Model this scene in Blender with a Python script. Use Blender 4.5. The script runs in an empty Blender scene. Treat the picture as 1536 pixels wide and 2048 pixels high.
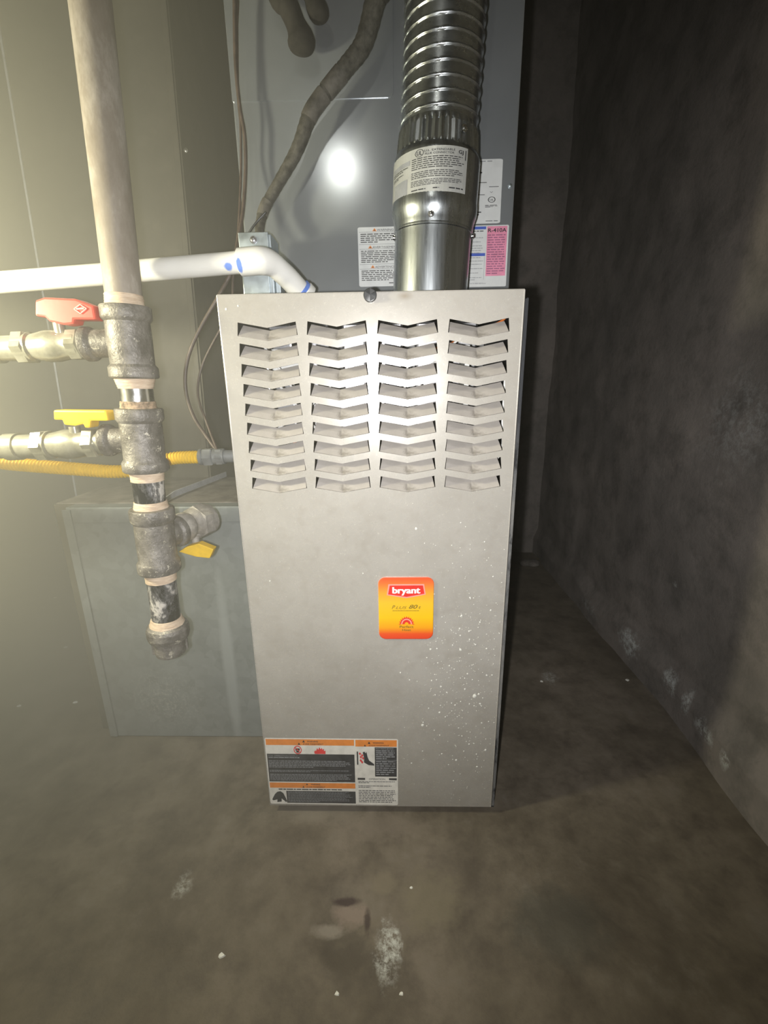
import bpy, bmesh, math, random
from math import sin, cos, pi, radians, sqrt, atan2
from mathutils import Vector, Matrix, noise
random.seed(7)
S = bpy.context.scene
COL = S.collection

# ---------------------------------------------------------------- camera
FPX = 900.0
PITCH, YAW, ROLL = radians(15.9), radians(1.4), radians(0.8)
CAM = Vector((0, 0, .747))
cF = Vector((-sin(YAW)*cos(PITCH), cos(YAW)*cos(PITCH), -sin(PITCH)))
r0 = Vector((cos(YAW), sin(YAW), 0)); u0 = r0.cross(cF)
cR = cos(ROLL)*r0 - sin(ROLL)*u0
cU = sin(ROLL)*r0 + cos(ROLL)*u0
cam = bpy.data.objects.new('camera', bpy.data.cameras.new('camera'))
COL.objects.link(cam); S.camera = cam
cam.data.sensor_fit = 'VERTICAL'; cam.data.sensor_height = 36; cam.data.sensor_width = 36
cam.data.lens = FPX*36/2048
cam.data.clip_start = .01
cam.matrix_world = Matrix(((cR.x, cU.x, -cF.x, CAM.x), (cR.y, cU.y, -cF.y, CAM.y), (cR.z, cU.z, -cF.z, CAM.z), (0, 0, 0, 1)))

# ---------------------------------------------------------------- world, lights, exposure
W = bpy.data.worlds.new('world'); S.world = W; W.use_nodes = True
W.node_tree.nodes['Background'].inputs[0].default_value = (.62, .66, .62, 1)
W.node_tree.nodes['Background'].inputs[1].default_value = .045
S.view_settings.view_transform = 'Standard'; S.view_settings.look = 'None'
S.view_settings.gamma = 1; S.view_settings.exposure = 0
S.view_settings.use_curve_mapping = False

def lamp(name, kind, loc, power, color, target=None, **kw):
    l = bpy.data.lights.new(name, kind); l.energy = power; l.color = color
    for k, v in kw.items(): setattr(l, k, v)
    o = bpy.data.objects.new(name, l); COL.objects.link(o); o.location = loc
    if target is not None:
        o.rotation_euler = (Vector(target)-Vector(loc)).to_track_quat('-Z', 'Y').to_euler()
    return o
# the phone's flash, just left of its lens
lamp('phone_flash', 'SPOT', (-.026, .0, .742), 24.5, (1, .985, .96), (-.01, .632, .60), spot_size=radians(127), spot_blend=1.0, shadow_soft_size=.006)
# a second torch held higher behind the camera (its mirror image shows in the coil cabinet)
lamp('work_torch', 'SPOT', (-.20, -.42, 1.57), 2.3, (1, .97, .86), (-.1, .83, 1.0), spot_size=radians(70), spot_blend=.6, shadow_soft_size=.035)
# added lamp beyond the left edge, brightening the haze and left side
lamp('added_side_lamp', 'POINT', (-.68, .40, .87), 25, (1, .93, .62), shadow_soft_size=.035)

# ---------------------------------------------------------------- pixel -> point on the plane at depth Y / height Z
def ray(x, y):
    return cF + cR*((x-768)/FPX) + cU*((1024-y)/FPX)
def PY(x, y, Y):
    d = ray(x, y); return CAM + d*(Y/d.y)
def PZ(x, y, Z):
    d = ray(x, y); return CAM + d*((Z-CAM.z)/d.z)

# ---------------------------------------------------------------- materials
class NT:
    def __init__(s, name):
        s.m = bpy.data.materials.new(name); s.m.use_nodes = True
        s.t = s.m.node_tree; s.b = s.t.nodes['Principled BSDF']
        s.tc = s.t.nodes.new('ShaderNodeTexCoord')
    def n(s, typ, **kw):
        nd = s.t.nodes.new(typ)
        for k, v in kw.items(): setattr(nd, k, v)
        return nd
    def l(s, a, b): s.t.links.new(a, b)
    def noise(s, scale, detail=5, rough=.6, vec=None, dist=0, stretch=None):
        nd = s.n('ShaderNodeTexNoise'); nd.inputs['Scale'].default_value = scale
        nd.inputs['Detail'].default_value = detail; nd.inputs['Roughness'].default_value = rough
        nd.inputs['Distortion'].default_value = dist
        src = vec or s.tc.outputs['Object']
        if stretch:
            mp = s.n('ShaderNodeMapping'); mp.inputs['Scale'].default_value = stretch
            s.l(src, mp.inputs['Vector']); src = mp.outputs[0]
        s.l(src, nd.inputs['Vector'])
        return nd.outputs['Fac']
    def ramp(s, fac, stops):
        r = s.n('ShaderNodeValToRGB'); e = r.color_ramp.elements
        while len(e) < len(stops): e.new(.5)
        for i, (p, c) in enumerate(stops):
            e[i].position = p; e[i].color = (c[0], c[1], c[2], 1) if isinstance(c, tuple) else (c, c, c, 1)
        s.l(fac, r.inputs[0]); return r.outputs[0]
    def mix(s, fac, a, b, mode='MIX'):
        m = s.n('ShaderNodeMix', data_type='RGBA', blend_type=mode)
        for i, v in ((0, fac), (6, a), (7, b)):
            if isinstance(v, (int, float)): m.inputs[i].default_value = v
            elif isinstance(v, tuple): m.inputs[i].default_value = (v[0], v[1], v[2], 1)
            else: s.l(v, m.inputs[i])
        return m.outputs[2]
    def math(s, op, a, b=0.0, c=None):
        m = s.n('ShaderNodeMath', operation=op)
        for i, v in enumerate((a, b) if c is None else (a, b, c)):
            if isinstance(v, (int, float)): m.inputs[i].default_value = v
            else: s.l(v, m.inputs[i])
        return m.outputs[0]
    def blob(s, centre, radii, edge=.35, wob=.5, wscale=14):
        """soft irregular stain mask round a point in object space"""
        mp = s.n('ShaderNodeMapping', vector_type='TEXTURE')
        mp.inputs['Location'].default_value = centre; mp.inputs['Scale'].default_value = radii
        s.l(s.tc.outputs['Object'], mp.inputs['Vector'])
        ln = s.n('ShaderNodeVectorMath', operation='LENGTH'); s.l(mp.outputs[0], ln.inputs[0])
        nz = s.math('MULTIPLY_ADD', s.noise(wscale, 4, .7), wob*2, -wob)
        d = s.math('ADD', ln.outputs['Value'], nz)
        return s.ramp(d, [(max(0, 1-edge), 1.0), (1.0, 0.0)])
    def out(s, col, rough=.6, metal=0.0, bump=None, bstr=.3, bdist=.002, spec=None):
        for nm, v in (('Base Color', col), ('Roughness', rough), ('Metallic', metal)):
            if isinstance(v, tuple): s.b.inputs[nm].default_value = (v[0], v[1], v[2], 1)
            elif isinstance(v, (int, float)): s.b.inputs[nm].default_value = v
            else: s.l(v, s.b.inputs[nm])
        if spec is not None: s.b.inputs['Specular IOR Level'].default_value = spec
        if bump is not None:
            b = s.n('ShaderNodeBump'); b.inputs['Strength'].default_value = bstr; b.inputs['Distance'].default_value = bdist
            s.l(bump, b.inputs['Height']); s.l(b.outputs[0], s.b.inputs['Normal'])
        return s.m

M = {}
def simple(name, col, rough=.6, metal=0.0, var=.12, scale=60, bstr=.15, bdist=.0006, spec=None):
    t = NT(name)
    nz = t.noise(scale, 5, .65)
    lo = tuple(c*(1-var*2) for c in col); hi = tuple(min(1, c*(1+var)) for c in col)
    M[name] = t.out(t.ramp(nz, [(.3, lo), (.7, hi)]), rough, metal, nz, bstr, bdist, spec)
    return M[name]

# painted door steel: warm pale grey, dusty and dirtier towards the bottom
t = NT('door_paint')
n1 = t.noise(7, 6, .65); n2 = t.noise(45, 5, .7); n3 = t.noise(220, 2, .5)
c = t.ramp(n1, [(.3, (.40, .38, .35)), (.7, (.47, .45, .42))])
c = t.mix(t.ramp(n2, [(.5, 0.0), (.75, .35)]), c, (.30, .265, .225))
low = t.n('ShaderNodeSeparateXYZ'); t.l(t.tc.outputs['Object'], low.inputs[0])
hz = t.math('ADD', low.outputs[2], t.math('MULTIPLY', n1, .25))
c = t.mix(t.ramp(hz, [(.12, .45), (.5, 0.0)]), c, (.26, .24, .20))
c = t.mix(t.ramp(n3, [(.66, 0.0), (.72, .35)]), c, (.7, .68, .62))
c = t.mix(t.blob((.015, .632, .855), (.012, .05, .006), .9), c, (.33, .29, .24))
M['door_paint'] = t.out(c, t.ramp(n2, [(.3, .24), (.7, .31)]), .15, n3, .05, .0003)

t = NT('louver_paint')
n1 = t.noise(30, 5, .7); n2 = t.noise(14, 4, .6)
c = t.ramp(n1, [(.3, (.35, .325, .30)), (.7, (.43, .40, .375))])
c = t.mix(t.ramp(t.noise(38, 4, .75, dist=.5), [(.57, 0.0), (.72, .75)]), c, (.13, .115, .095))
M['louver_paint'] = t.out(c, .6, 0, n1, .1, .0004)

simple('case_dark', (.045, .048, .055), .5, .2, .4, 30)
t = NT('case_edge')
n1 = t.noise(60, 6, .75, stretch=(1, 1, .25))
sx = t.n('ShaderNodeSeparateXYZ'); t.l(t.tc.outputs['Object'], sx.inputs[0])
M['case_edge'] = t.out(t.mix(t.ramp(t.math('ADD', sx.outputs[2], t.math('MULTIPLY', n1, .2)), [(.68, 0.0), (.8, 1.0)]), t.ramp(n1, [(.36, (.02, .02, .022)), (.46, (.16, .16, .16)), (.7, (.32, .31, .29))]), (.03, .032, .038)), .5, .2, n1, .4, .001)
simple('casing_inner', (.25, .25, .25), .5, .4)

t = NT('coil_paint')
n1 = t.noise(5, 5, .6); n2 = t.noise(160, 4, .6)
c = t.ramp(n1, [(.3, (.31, .335, .355)), (.7, (.39, .415, .435))])
M['coil_paint'] = t.out(c, t.ramp(n1, [(.3, .15), (.7, .18)]), .55, n2, .02, .0002)

def metal(name, col, rough, stretch=(1, 1, 1), scale=40, r2=.1, var=.25, bstr=.08):
    t = NT(name)
    nz = t.noise(scale, 5, .65, stretch=stretch)
    lo = tuple(c*(1-var) for c in col)
    M[name] = t.out(t.ramp(nz, [(.3, lo), (.7, col)]), t.ramp(nz, [(.3, rough), (.7, rough+r2)]), 1.0, nz, bstr, .0005)
metal('duct_metal', (.60, .64, .67), .24, (1, 1, .06), 120)
metal('flex_metal', (.63, .67, .70), .22, (.5, .5, 1), 60)
metal('chrome', (.75, .75, .74), .12, (1, 1, 1), 60, .2)
metal('zinc', (.62, .70, .74), .35, (1, 1, 1), 30, .2, .3)
metal('burner_metal', (.5, .5, .52), .3)

t = NT('galvanised')
v = t.n('ShaderNodeTexVoronoi'); v.inputs['Scale'].default_value = 55; t.l(t.tc.outputs['Object'], v.inputs['Vector'])
n1 = t.noise(6, 6, .7); n2 = t.noise(55, 4, .7)
c = t.ramp(n1, [(.3, (.24, .26, .26)), (.7, (.33, .355, .355))])
bwv = t.n('ShaderNodeRGBToBW'); t.l(v.outputs['Color'], bwv.inputs[0])
c = t.mix(.12, c, bwv.outputs[0], 'OVERLAY')
c = t.mix(t.ramp(n2, [(.5, 0.0), (.8, .5)]), c, (.36, .38, .38))
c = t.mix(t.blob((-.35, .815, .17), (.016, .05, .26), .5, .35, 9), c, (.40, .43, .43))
c = t.mix(t.math('MULTIPLY', t.blob((-.50, .815, .1), (.1, .05, .1), .8, .4), t.ramp(t.noise(130, 3, .8), [(.5, 0.0), (.62, .6)])), c, (.55, .55, .52))
M['galvanised'] = t.out(c, .5, .35, n2, .1, .0006)

t = NT('duct_dusty')
n1 = t.noise(3.5, 6, .7); n2 = t.noise(30, 4, .7)
c = t.ramp(n1, [(.3, (.095, .088, .072)), (.7, (.155, .142, .115))])
c = t.mix(t.ramp(n2, [(.5, 0.0), (.8, .4)]), c, (.22, .20, .16))
M['duct_dusty'] = t.out(c, .55, .3, n2, .15, .001)
simple('dusty_top', (.20, .18, .16), .85, 0, .3, 25)
simple('pale_metal', (.62, .64, .68), .45, .3)

t = NT('iron')
n1 = t.noise(40, 6, .7); n2 = t.noise(300, 3, .6)
c = t.ramp(n1, [(.34, (.09, .082, .075)), (.5, (.165, .152, .14)), (.66, (.28, .26, .24))])
c = t.mix(t.ramp(t.noise(70, 4, .8), [(.60, 0.0), (.66, .75)]), c, (.62, .58, .48))
M['iron'] = t.out(c, .5, .3, n2, .6, .0015)
t = NT('iron_pale')
n1 = t.noise(45, 6, .75)
M['iron_pale'] = t.out(t.ramp(n1, [(.3, (.20, .185, .165)), (.5, (.34, .315, .285)), (.7, (.52, .49, .44))]), .5, .2, n1, .4, .001)
t = NT('pipe_dusty')
n1 = t.noise(22, 6, .75, stretch=(1, 1, .4))
c = t.ramp(n1, [(.3, (.20, .165, .135)), (.52, (.30, .26, .225)), (.72, (.50, .46, .42))])
M['pipe_dusty'] = t.out(c, .6, .15, n1, .2, .001)
t = NT('black_pipe')
n1 = t.noise(32, 6, .75, stretch=(1, 1, .45), dist=.6)
c = t.ramp(n1, [(.44, (.03, .032, .038)), (.52, (.12, .12, .13)), (.6, (.55, .52, .48))])
M['black_pipe'] = t.out(c, t.ramp(n1, [(.4, .18), (.6, .6)]), t.ramp(n1, [(.45, .6), (.6, 0.0)]), n1, .2, .0008)
t = NT('sealant')
n1 = t.noise(60, 4, .7, stretch=(1, 1, 6))
M['sealant'] = t.out(t.ramp(n1, [(.3, (.50, .36, .25)), (.7, (.74, .60, .46))]), .7, 0, n1, .5, .001)
simple('sealant_rust', (.42, .30, .20), .8, 0, .4, 140, .5)
t = NT('valve_brass')
n1 = t.noise(45, 5, .7)
M['valve_brass'] = t.out(t.ramp(n1, [(.3, (.26, .25, .20)), (.7, (.48, .47, .40))]), .32, .55, n1, .2, .0008)
simple('red_plastic', (.72, .07, .05), .38, 0, .08)
simple('red_print', (.95, .5, .45), .5, 0, .05)
simple('yellow_plastic', (.88, .56, .03), .42, 0, .08)
simple('yellow_csst', (.84, .55, .04), .45, 0, .08)
simple('grey_fitting', (.30, .31, .31), .45, .4)
simple('rubber', (.085, .08, .066), .8, 0, .35, 90, .6, .002)
simple('tape', (.125, .116, .098), .7, 0, .3, 60, .4)
simple('cable', (.10, .075, .062), .45, 0, .2)
simple('shadow_dark', (.03, .027, .023), .9, 0, .2, 80, .5)  # near-black tone standing in for shade on the coil cabinet
t = NT('pvc')
n1 = t.noise(20, 4, .6)
c = t.ramp(n1, [(.3, (.76, .75, .71)), (.7, (.84, .84, .81))])
pc = PY(454, 529, .654); pc2 = PY(478, 526, .65)
c = t.mix(t.blob(tuple(PY(454, 531, .642)), (.0060, .03, .0056), .3, .6, 60), c, (.16, .28, .74))
c = t.mix(t.blob(tuple(PY(477, 530, .642)), (.0042, .03, .0090), .3, .5, 60), c, (.16, .28, .74))
M['pvc'] = t.out(c, .28, 0, n1, .03, .0004)
simple('primer_blue', (.12, .24, .72), .4)
simple('knob_black', (.03, .032, .035), .35)
simple('ink', (.035, .036, .04), .55, 0, .1)
simple('ink_grey', (.30, .31, .33), .6, 0, .1)
simple('ink_pink', (.33, .12, .22), .6, 0, .1)
simple('paper', (.68, .70, .70), .5, 0, .04, 60, .05)
simple('paper_low', (.74, .72, .67), .55, 0, .08, 60, .05)
simple('paper_dark', (.05, .05, .055), .5, 0, .2, 60, .05)
simple('vent_paper', (.58, .59, .57), .35, .35, .05)
simple('orange_print', (.78, .26, .05), .5, 0, .08)
simple('blue_print', (.06, .12, .52), .5, 0, .08)
simple('pink_print', (.78, .28, .42), .5, 0, .08)
simple('red_ink', (.70, .05, .05), .5, 0, .05)
simple('badge_red', (.75, .04, .03), .35, 0, .05)
simple('badge_white', (.9, .86, .86), .35, 0, .03)
simple('badge_pink', (.95, .35, .30), .35, 0, .03)
simple('badge_brown', (.20, .14, .02), .5, 0, .03)
t = NT('badge_plate')
sx = t.n('ShaderNodeSeparateXYZ'); t.l(t.tc.outputs['Object'], sx.inputs[0])
g = t.math('MULTIPLY_ADD', sx.outputs[2], 1/.108, -.357/.108)
c = t.ramp(g, [(0, (.72, .05, .02)), (.10, (.78, .09, .02)), (.2, (.86, .36, .01)), (.36, (.88, .52, .01)), (.6, (.84, .50, .03)), (.75, (.84, .36, .04)), (.9, (.82, .17, .04)), (1, (.75, .08, .03))])
M['badge_plate'] = t.out(c, .35, 0)
simple('paint_white', (.80, .80, .74), .6, 0, .05)
simple('wire_white', (.8, .8, .78), .4)
simple('wire_orange', (.6, .16, .03), .4)

# concrete
t = NT('concrete_floor')
n1 = t.noise(3.2, 8, .68, dist=.3); n2 = t.noise(14, 8, .7); n3 = t.noise(140, 4, .7)
c = t.ramp(n1, [(.32, (.092, .075, .054)), (.5, (.150, .126, .094)), (.68, (.205, .172, .135))])
c = t.mix(t.ramp(n2, [(.35, .6), (.55, 0.0)]), c, (.065, .052, .040))
c = t.mix(t.ramp(n2, [(.56, 0.0), (.75, .5)]), c, (.22, .195, .165))
def fl(x, y): return tuple(PZ(x, y, 0))
wh = t.ramp(t.noise(110, 5, .8), [(.42, 0.0), (.62, 1.0)])
for (x, y, ra, rb, col, k) in [
    (690, 1915, .045, .04, (.07, .058, .045), .6), (655, 1855, .03, .012, (.27, .24, .2), .8),
    (700, 1825, .035, .02, (.24, .19, .155), .9), (690, 1798, .026, .007, (.05, .032, .028), .95),
    (735, 1840, .006, .02, (.05, .034, .03), .85),
    (860, 1800, .06, .05, (.19, .165, .11), .55), (765, 1765, .024, .02, (.20, .17, .12), .6),
    (1120, 1850, .09, .06, (.06, .06, .05), .5), (640, 1620, .12, .03, (.24, .21, .17), .5),
    (760, 1650, .10, .035, (.21, .175, .14), .5)]:
    m = t.blob(fl(x, y), (ra, rb, .05), .55, .75, 38)
    c = t.mix(t.math('MULTIPLY', m, k), c, col)
for (x, y, ra, rb, k) in [(775, 1905, .022, .04, .95), (790, 1875, .012, .02, .8), (368, 1768, .018, .022, .6), (1098, 1354, .025, .03, .55)]:
    m = t.blob(fl(x, y), (ra, rb, .05), .6, .8, 38)
    c = t.mix(t.math('MULTIPLY', t.math('MULTIPLY', m, wh), k), c, (.55, .56, .52))
M['concrete_floor'] = t.out(c, t.ramp(n2, [(.3, .5), (.7, .75)]), 0, t.math('ADD', n2, t.math('MULTIPLY', n3, .3)), .35, .004)

t = NT('concrete_wall')
n1 = t.noise(2.6, 8, .68, dist=.4); n2 = t.noise(11, 8, .72); n3 = t.noise(120, 4, .7)
c = t.ramp(n1, [(.32, (.13, .12, .11)), (.5, (.20, .178, .162)), (.68, (.275, .24, .215))])
c = t.mix(t.ramp(n2, [(.33, .55), (.52, 0.0)]), c, (.07, .066, .058))
c = t.mix(t.ramp(n2, [(.57, 0.0), (.72, .45)]), c, (.26, .23, .205))
wh = t.ramp(t.noise(60, 6, .8), [(.44, 0.0), (.6, 1.0)])
for (x, y, ra, rb, k) in [(1270, 1290, .05, .035, 1.1), (1350, 1365, .03, .03, .9), (1385, 1405, .015, .03, .8), (1425, 1460, .035, .022, 1.), (1474, 1520, .015, .02, .7), (1190, 1215, .06, .02, .5), (1350, 1165, .01, .01, .8), (1480, 850, .1, .1, .25)]:
    d = ray(x, y); p = CAM + d*(.645/d.x)
    m = t.blob(tuple(p), (.2, ra*1.15, rb*1.15), .6, .8, 26)
    c = t.mix(t.math('MULTIPLY', t.math('MULTIPLY', m, wh), k), c, (.55, .57, .55))
# pale drip running down to the ledge
d = ray(1152, 1060); p = CAM + d*(.645/d.x)
c = t.mix(t.math('MULTIPLY', t.blob(tuple(p), (.2, .02, .16), .6, .3, 20), .5), c, (.28, .25, .23))
M['concrete_wall'] = t.out(c, .8, 0, t.math('ADD', n2, t.math('MULTIPLY', n3, .25)), .5, .006)
simple('ceiling_dark', (.09, .08, .07), .9)

# ---------------------------------------------------------------- mesh helpers
def mesh_obj(name, verts, faces, mats, parent=None, smooth=False, midx=None, label=None, kind=None, ang=38):
    me = bpy.data.meshes.new(name); me.from_pydata([tuple(v) for v in verts], [], faces); me.update()
    for m in (mats if isinstance(mats, (list, tuple)) else [mats]): me.materials.append(M[m])
    if midx: me.polygons.foreach_set('material_index', midx)
    if smooth:
        me.polygons.foreach_set('use_smooth', [True]*len(me.polygons))
        me.set_sharp_from_angle(angle=radians(ang))
    o = bpy.data.objects.new(name, me); COL.objects.link(o)
    if parent is not None: put(o, parent)
    if label: o['label'] = label
    if kind: o['kind'] = kind
    return o
def put(o, parent):
    """parent o (whose mesh is in room coordinates) without moving it"""
    o.parent = parent
    w = Vector((0, 0, 0)); p = parent
    while p is not None: w += p.location; p = p.parent
    o.location = -w
def thing(name, label, cat, loc, group=None):
    o = bpy.data.objects.new(name, None); COL.objects.link(o); o.location = loc; o.empty_display_size = .05
    o['label'] = label; o['category'] = cat
    if group: o['group'] = group
    return o
def tag(o, label, cat, group=None):
    o['label'] = label; o['category'] = cat
    if group: o['group'] = group
    return o
class MB:
    def __init__(s): s.v = []; s.f = []; s.m = []; s.boxy = False
    def face(s, pts, m=0):
        i = len(s.v); s.v += [Vector(p) for p in pts]; s.f.append(list(range(i, i+len(pts)))); s.m.append(m)
    def add(s, vs, fs, m=0):
        i = len(s.v); s.v += [Vector(p) for p in vs]; s.f += [[a+i for a in f] for f in fs]; s.m += [m]*len(fs)
    def box(s, a, b, m=0):
        x0, y0, z0 = a; x1, y1, z1 = b
        vs = [(x0,y0,z0),(x1,y0,z0),(x1,y1,z0),(x0,y1,z0),(x0,y0,z1),(x1,y0,z1),(x1,y1,z1),(x0,y1,z1)]
        s.add(vs, [[0,3,2,1],[4,5,6,7],[0,1,5,4],[1,2,6,5],[2,3,7,6],[3,0,4,7]], m)
    def bbox(s, a, b, bev=.001, m=0, seg=2):
        bm = bmesh.new()
        bmesh.ops.create_cube(bm, size=1)
        for v in bm.verts:
            v.co = Vector([(a[i]+b[i])/2 + v.co[i]*(b[i]-a[i]) for i in range(3)])
        bmesh.ops.bevel(bm, geom=bm.edges[:], offset=bev, segments=seg, affect='EDGES', profile=.6)
        s.bm(bm, m)
    def bm(s, bm, m=0):
        s.boxy = True
        bm.verts.index_update()
        s.add([v.co.copy() for v in bm.verts], [[v.index for v in f.verts] for f in bm.faces], m); bm.free()
    def prism(s, pts, n, m=0, bev=0.0):
        """polygon in 3D pushed along the vector n"""
        bm = bmesh.new(); n = Vector(n)
        a = [bm.verts.new(Vector(p)) for p in pts]; b = [bm.verts.new(Vector(p)+n) for p in pts]
        bm.faces.new(a); bm.faces.new(b[::-1])
        for i in range(len(pts)): j = (i+1) % len(pts); bm.faces.new([a[j], a[i], b[i], b[j]])
        bmesh.ops.recalc_face_normals(bm, faces=bm.faces)
        if bev: bmesh.ops.bevel(bm, geom=bm.edges[:], offset=bev, segments=2, affect='EDGES', profile=.6)
        s.bm(bm, m)
    def tube(s, pts, rad, seg=20, caps=True, m=0):
        """sweep; rad is a number, a list per point or a function (index, angle)"""
        pts = [Vector(p) for p in pts]; N = len(pts)
        tan = [(pts[min(i+1, N-1)]-pts[max(i-1, 0)]).normalized() for i in range(N)]
        up = Vector((0, 1, 0)) if abs(tan[0].y) < .8 else Vector((0, 0, 1))
        u = (up - tan[0]*up.dot(tan[0])).normalized(); i0 = len(s.v)
        for i in range(N):
            u = (u - tan[i]*u.dot(tan[i])).normalized(); w = tan[i].cross(u)
            for k in range(seg):
                a = 2*pi*k/seg
                r = rad(i, a) if callable(rad) else (rad[i] if isinstance(rad, (list, tuple)) else rad)
                s.v.append(pts[i] + (u*cos(a)+w*sin(a))*r)
        for i in range(N-1):
            for k in range(seg):
                j = (k+1) % seg
                s.f.append([i0+i*seg+k, i0+i*seg+j, i0+(i+1)*seg+j, i0+(i+1)*seg+k]); s.m.append(m)
        if caps:
            s.f.append([i0+k for k in range(seg)][::-1]); s.f.append([i0+(N-1)*seg+k for k in range(seg)]); s.m += [m, m]
    def lathe(s, p0, p1, prof, seg=32, caps=True, m=0):
        """prof: (distance from p0 towards p1, radius)"""
        p0 = Vector(p0); d = (Vector(p1)-p0).normalized()
        s.tube([p0+d*t for t, _ in prof], [r for _, r in prof], seg, caps, m)
    def build(s, name, mats, parent=None, smooth=False, label=None, kind=None):
        return mesh_obj(name, s.v, s.f, mats, parent, smooth, s.m, label, kind, 10 if s.boxy else 38)
def spline(pts, n=12):
    """Catmull-Rom through points (tuples of any length)"""
    P = [pts[0]]+list(pts)+[pts[-1]]; out = []
    for i in range(1, len(P)-2):
        for k in range(n):
            t = k/n; q = []
            for a, b, c_, d in zip(P[i-1], P[i], P[i+1], P[i+2]):
                q.append(.5*(2*b+(c_-a)*t+(2*a-5*b+4*c_-d)*t*t+(3*b-a-3*c_+d)*t**3))
            out.append(tuple(q))
    out.append(tuple(pts[-1])); return out
def one(name, mats, fn, parent=None, smooth=True, label=None, kind=None):
    b = MB(); fn(b); return b.build(name, mats, parent, smooth, label, kind)
def grid_mesh(name, mat, nu, nv, fn, parent=None, kind=None):
    vs = [fn(i/nu, j/nv) for j in range(nv+1) for i in range(nu+1)]
    fs = [[j*(nu+1)+i, j*(nu+1)+i+1, (j+1)*(nu+1)+i+1, (j+1)*(nu+1)+i] for j in range(nv) for i in range(nu)]
    return mesh_obj(name, vs, fs, mat, parent, True, None, None, kind)

_txt = {}
def text_mesh(body, bold=0.0, shear=0.0, space=1.0):
    key = (body, bold, shear, space)
    if key in _txt: return _txt[key]
    cu = bpy.data.curves.new('lettering', 'FONT'); cu.body = body; cu.size = 1; cu.offset = bold; cu.shear = shear
    cu.space_character = space; cu.resolution_u = 3
    o = bpy.data.objects.new('lettering', cu); COL.objects.link(o)
    dg = bpy.context.evaluated_depsgraph_get()
    me = bpy.data.meshes.new_from_object(o.evaluated_get(dg))
    vs = [(v.co.x, v.co.y) for v in me.vertices]; fs = [list(p.vertices) for p in me.polygons]
    bpy.data.objects.remove(o); bpy.data.curves.remove(cu); bpy.data.meshes.remove(me)
    xs = [v[0] for v in vs]; ys = [v[1] for v in vs]
    _txt[key] = (vs, fs, min(xs), max(xs), min(ys), max(ys)); return _txt[key]

class Print(MB):
    """flat print: coordinates in art pixels (y down), mp(u, v, n) puts metres on the surface"""
    def __init__(s, mp, sx, sy, lay=.00012):
        super().__init__(); s.mp = mp; s.sx = sx; s.sy = sy; s.lay = lay
    def P(s, x, y, l): return s.mp(x*s.sx, -y*s.sy, l*s.lay)
    def rect(s, x0, y0, x1, y1, m, l=1, n=1):
        for i in range(n):
            a = x0+(x1-x0)*i/n; b = x0+(x1-x0)*(i+1)/n
            s.face([s.P(a, y1, l), s.P(b, y1, l), s.P(b, y0, l), s.P(a, y0, l)], m)
    def rrect(s, x0, y0, x1, y1, r, m, l=0, n=1):
        pts = []
        for cx, cy, a0 in ((x1-r, y0+r, -90), (x1-r, y1-r, 0), (x0+r, y1-r, 90), (x0+r, y0+r, 180)):
            for k in range(5):
                a = radians(a0+22.5*k); pts.append((cx+r*cos(a), cy+r*sin(a)))
        s.poly(pts, m, l)
    def poly(s, pts, m, l=1):
        v = [s.P(x, y, l) for x, y in pts]
        area = sum(a[0]*b[1]-b[0]*a[1] for a, b in zip(pts, list(pts[1:])+[pts[0]]))
        if area > 0: v = v[::-1]; pts = list(pts)[::-1]
        if len(v) <= 5: s.face(v, m); return
        from mathutils.geometry import tessellate_polygon
        i0 = len(s.v); s.v += v
        for t_ in tessellate_polygon([[Vector((x, -y, 0)) for x, y in pts]]):
            a, b, c_ = (pts[k] for k in t_)
            cr = (b[0]-a[0])*(-(c_[1]-a[1]))-(-(b[1]-a[1]))*(c_[0]-a[0])
            s.f.append([i0+k for k in (t_ if cr > 0 else t_[::-1])]); s.m.append(m)
    def text(s, body, x, y, h, m, l=2, w=None, bold=0.0, shear=0.0, anchor='c'):
        """h: cap height in art px, (x, y) the centre (or left) of the base line"""
        vs, fs, a, b, c_, d = text_mesh(body, bold, shear)
        ref = .73
        ky = h/ref; kx = (w/(b-a)) if w else ky
        x0 = x-(b-a)*kx/2 if anchor == 'c' else x
        s.add([s.P(x0+(vx-a)*kx, y-vy*ky, l) for vx, vy in vs], fs, m)
    def lines(s, x0, y0, x1, y1, n, m, l=2, frac=.5, last=.7, seed=1):
        """fine print too small to read: rows of word-length bars"""
        R = random.Random(seed); p = (y1-y0)/n
        for i in range(n):
            y = y0+i*p; x = x0; end = x1 if i < n-1 else x0+(x1-x0)*last
            end -= R.random()*.12*(x1-x0)
            while x < end:
                w = min(p*frac*(2+R.random()*5), end-x)
                if w < p*.2: break
                s.rect(x, y, x+w, y+p*frac, m, l); x += w+p*.4
    def tri(s, x, y, h, m, l=2):
        s.poly([(x-h*.6, y), (x+h*.6, y), (x, y-h)], m, l)

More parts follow.
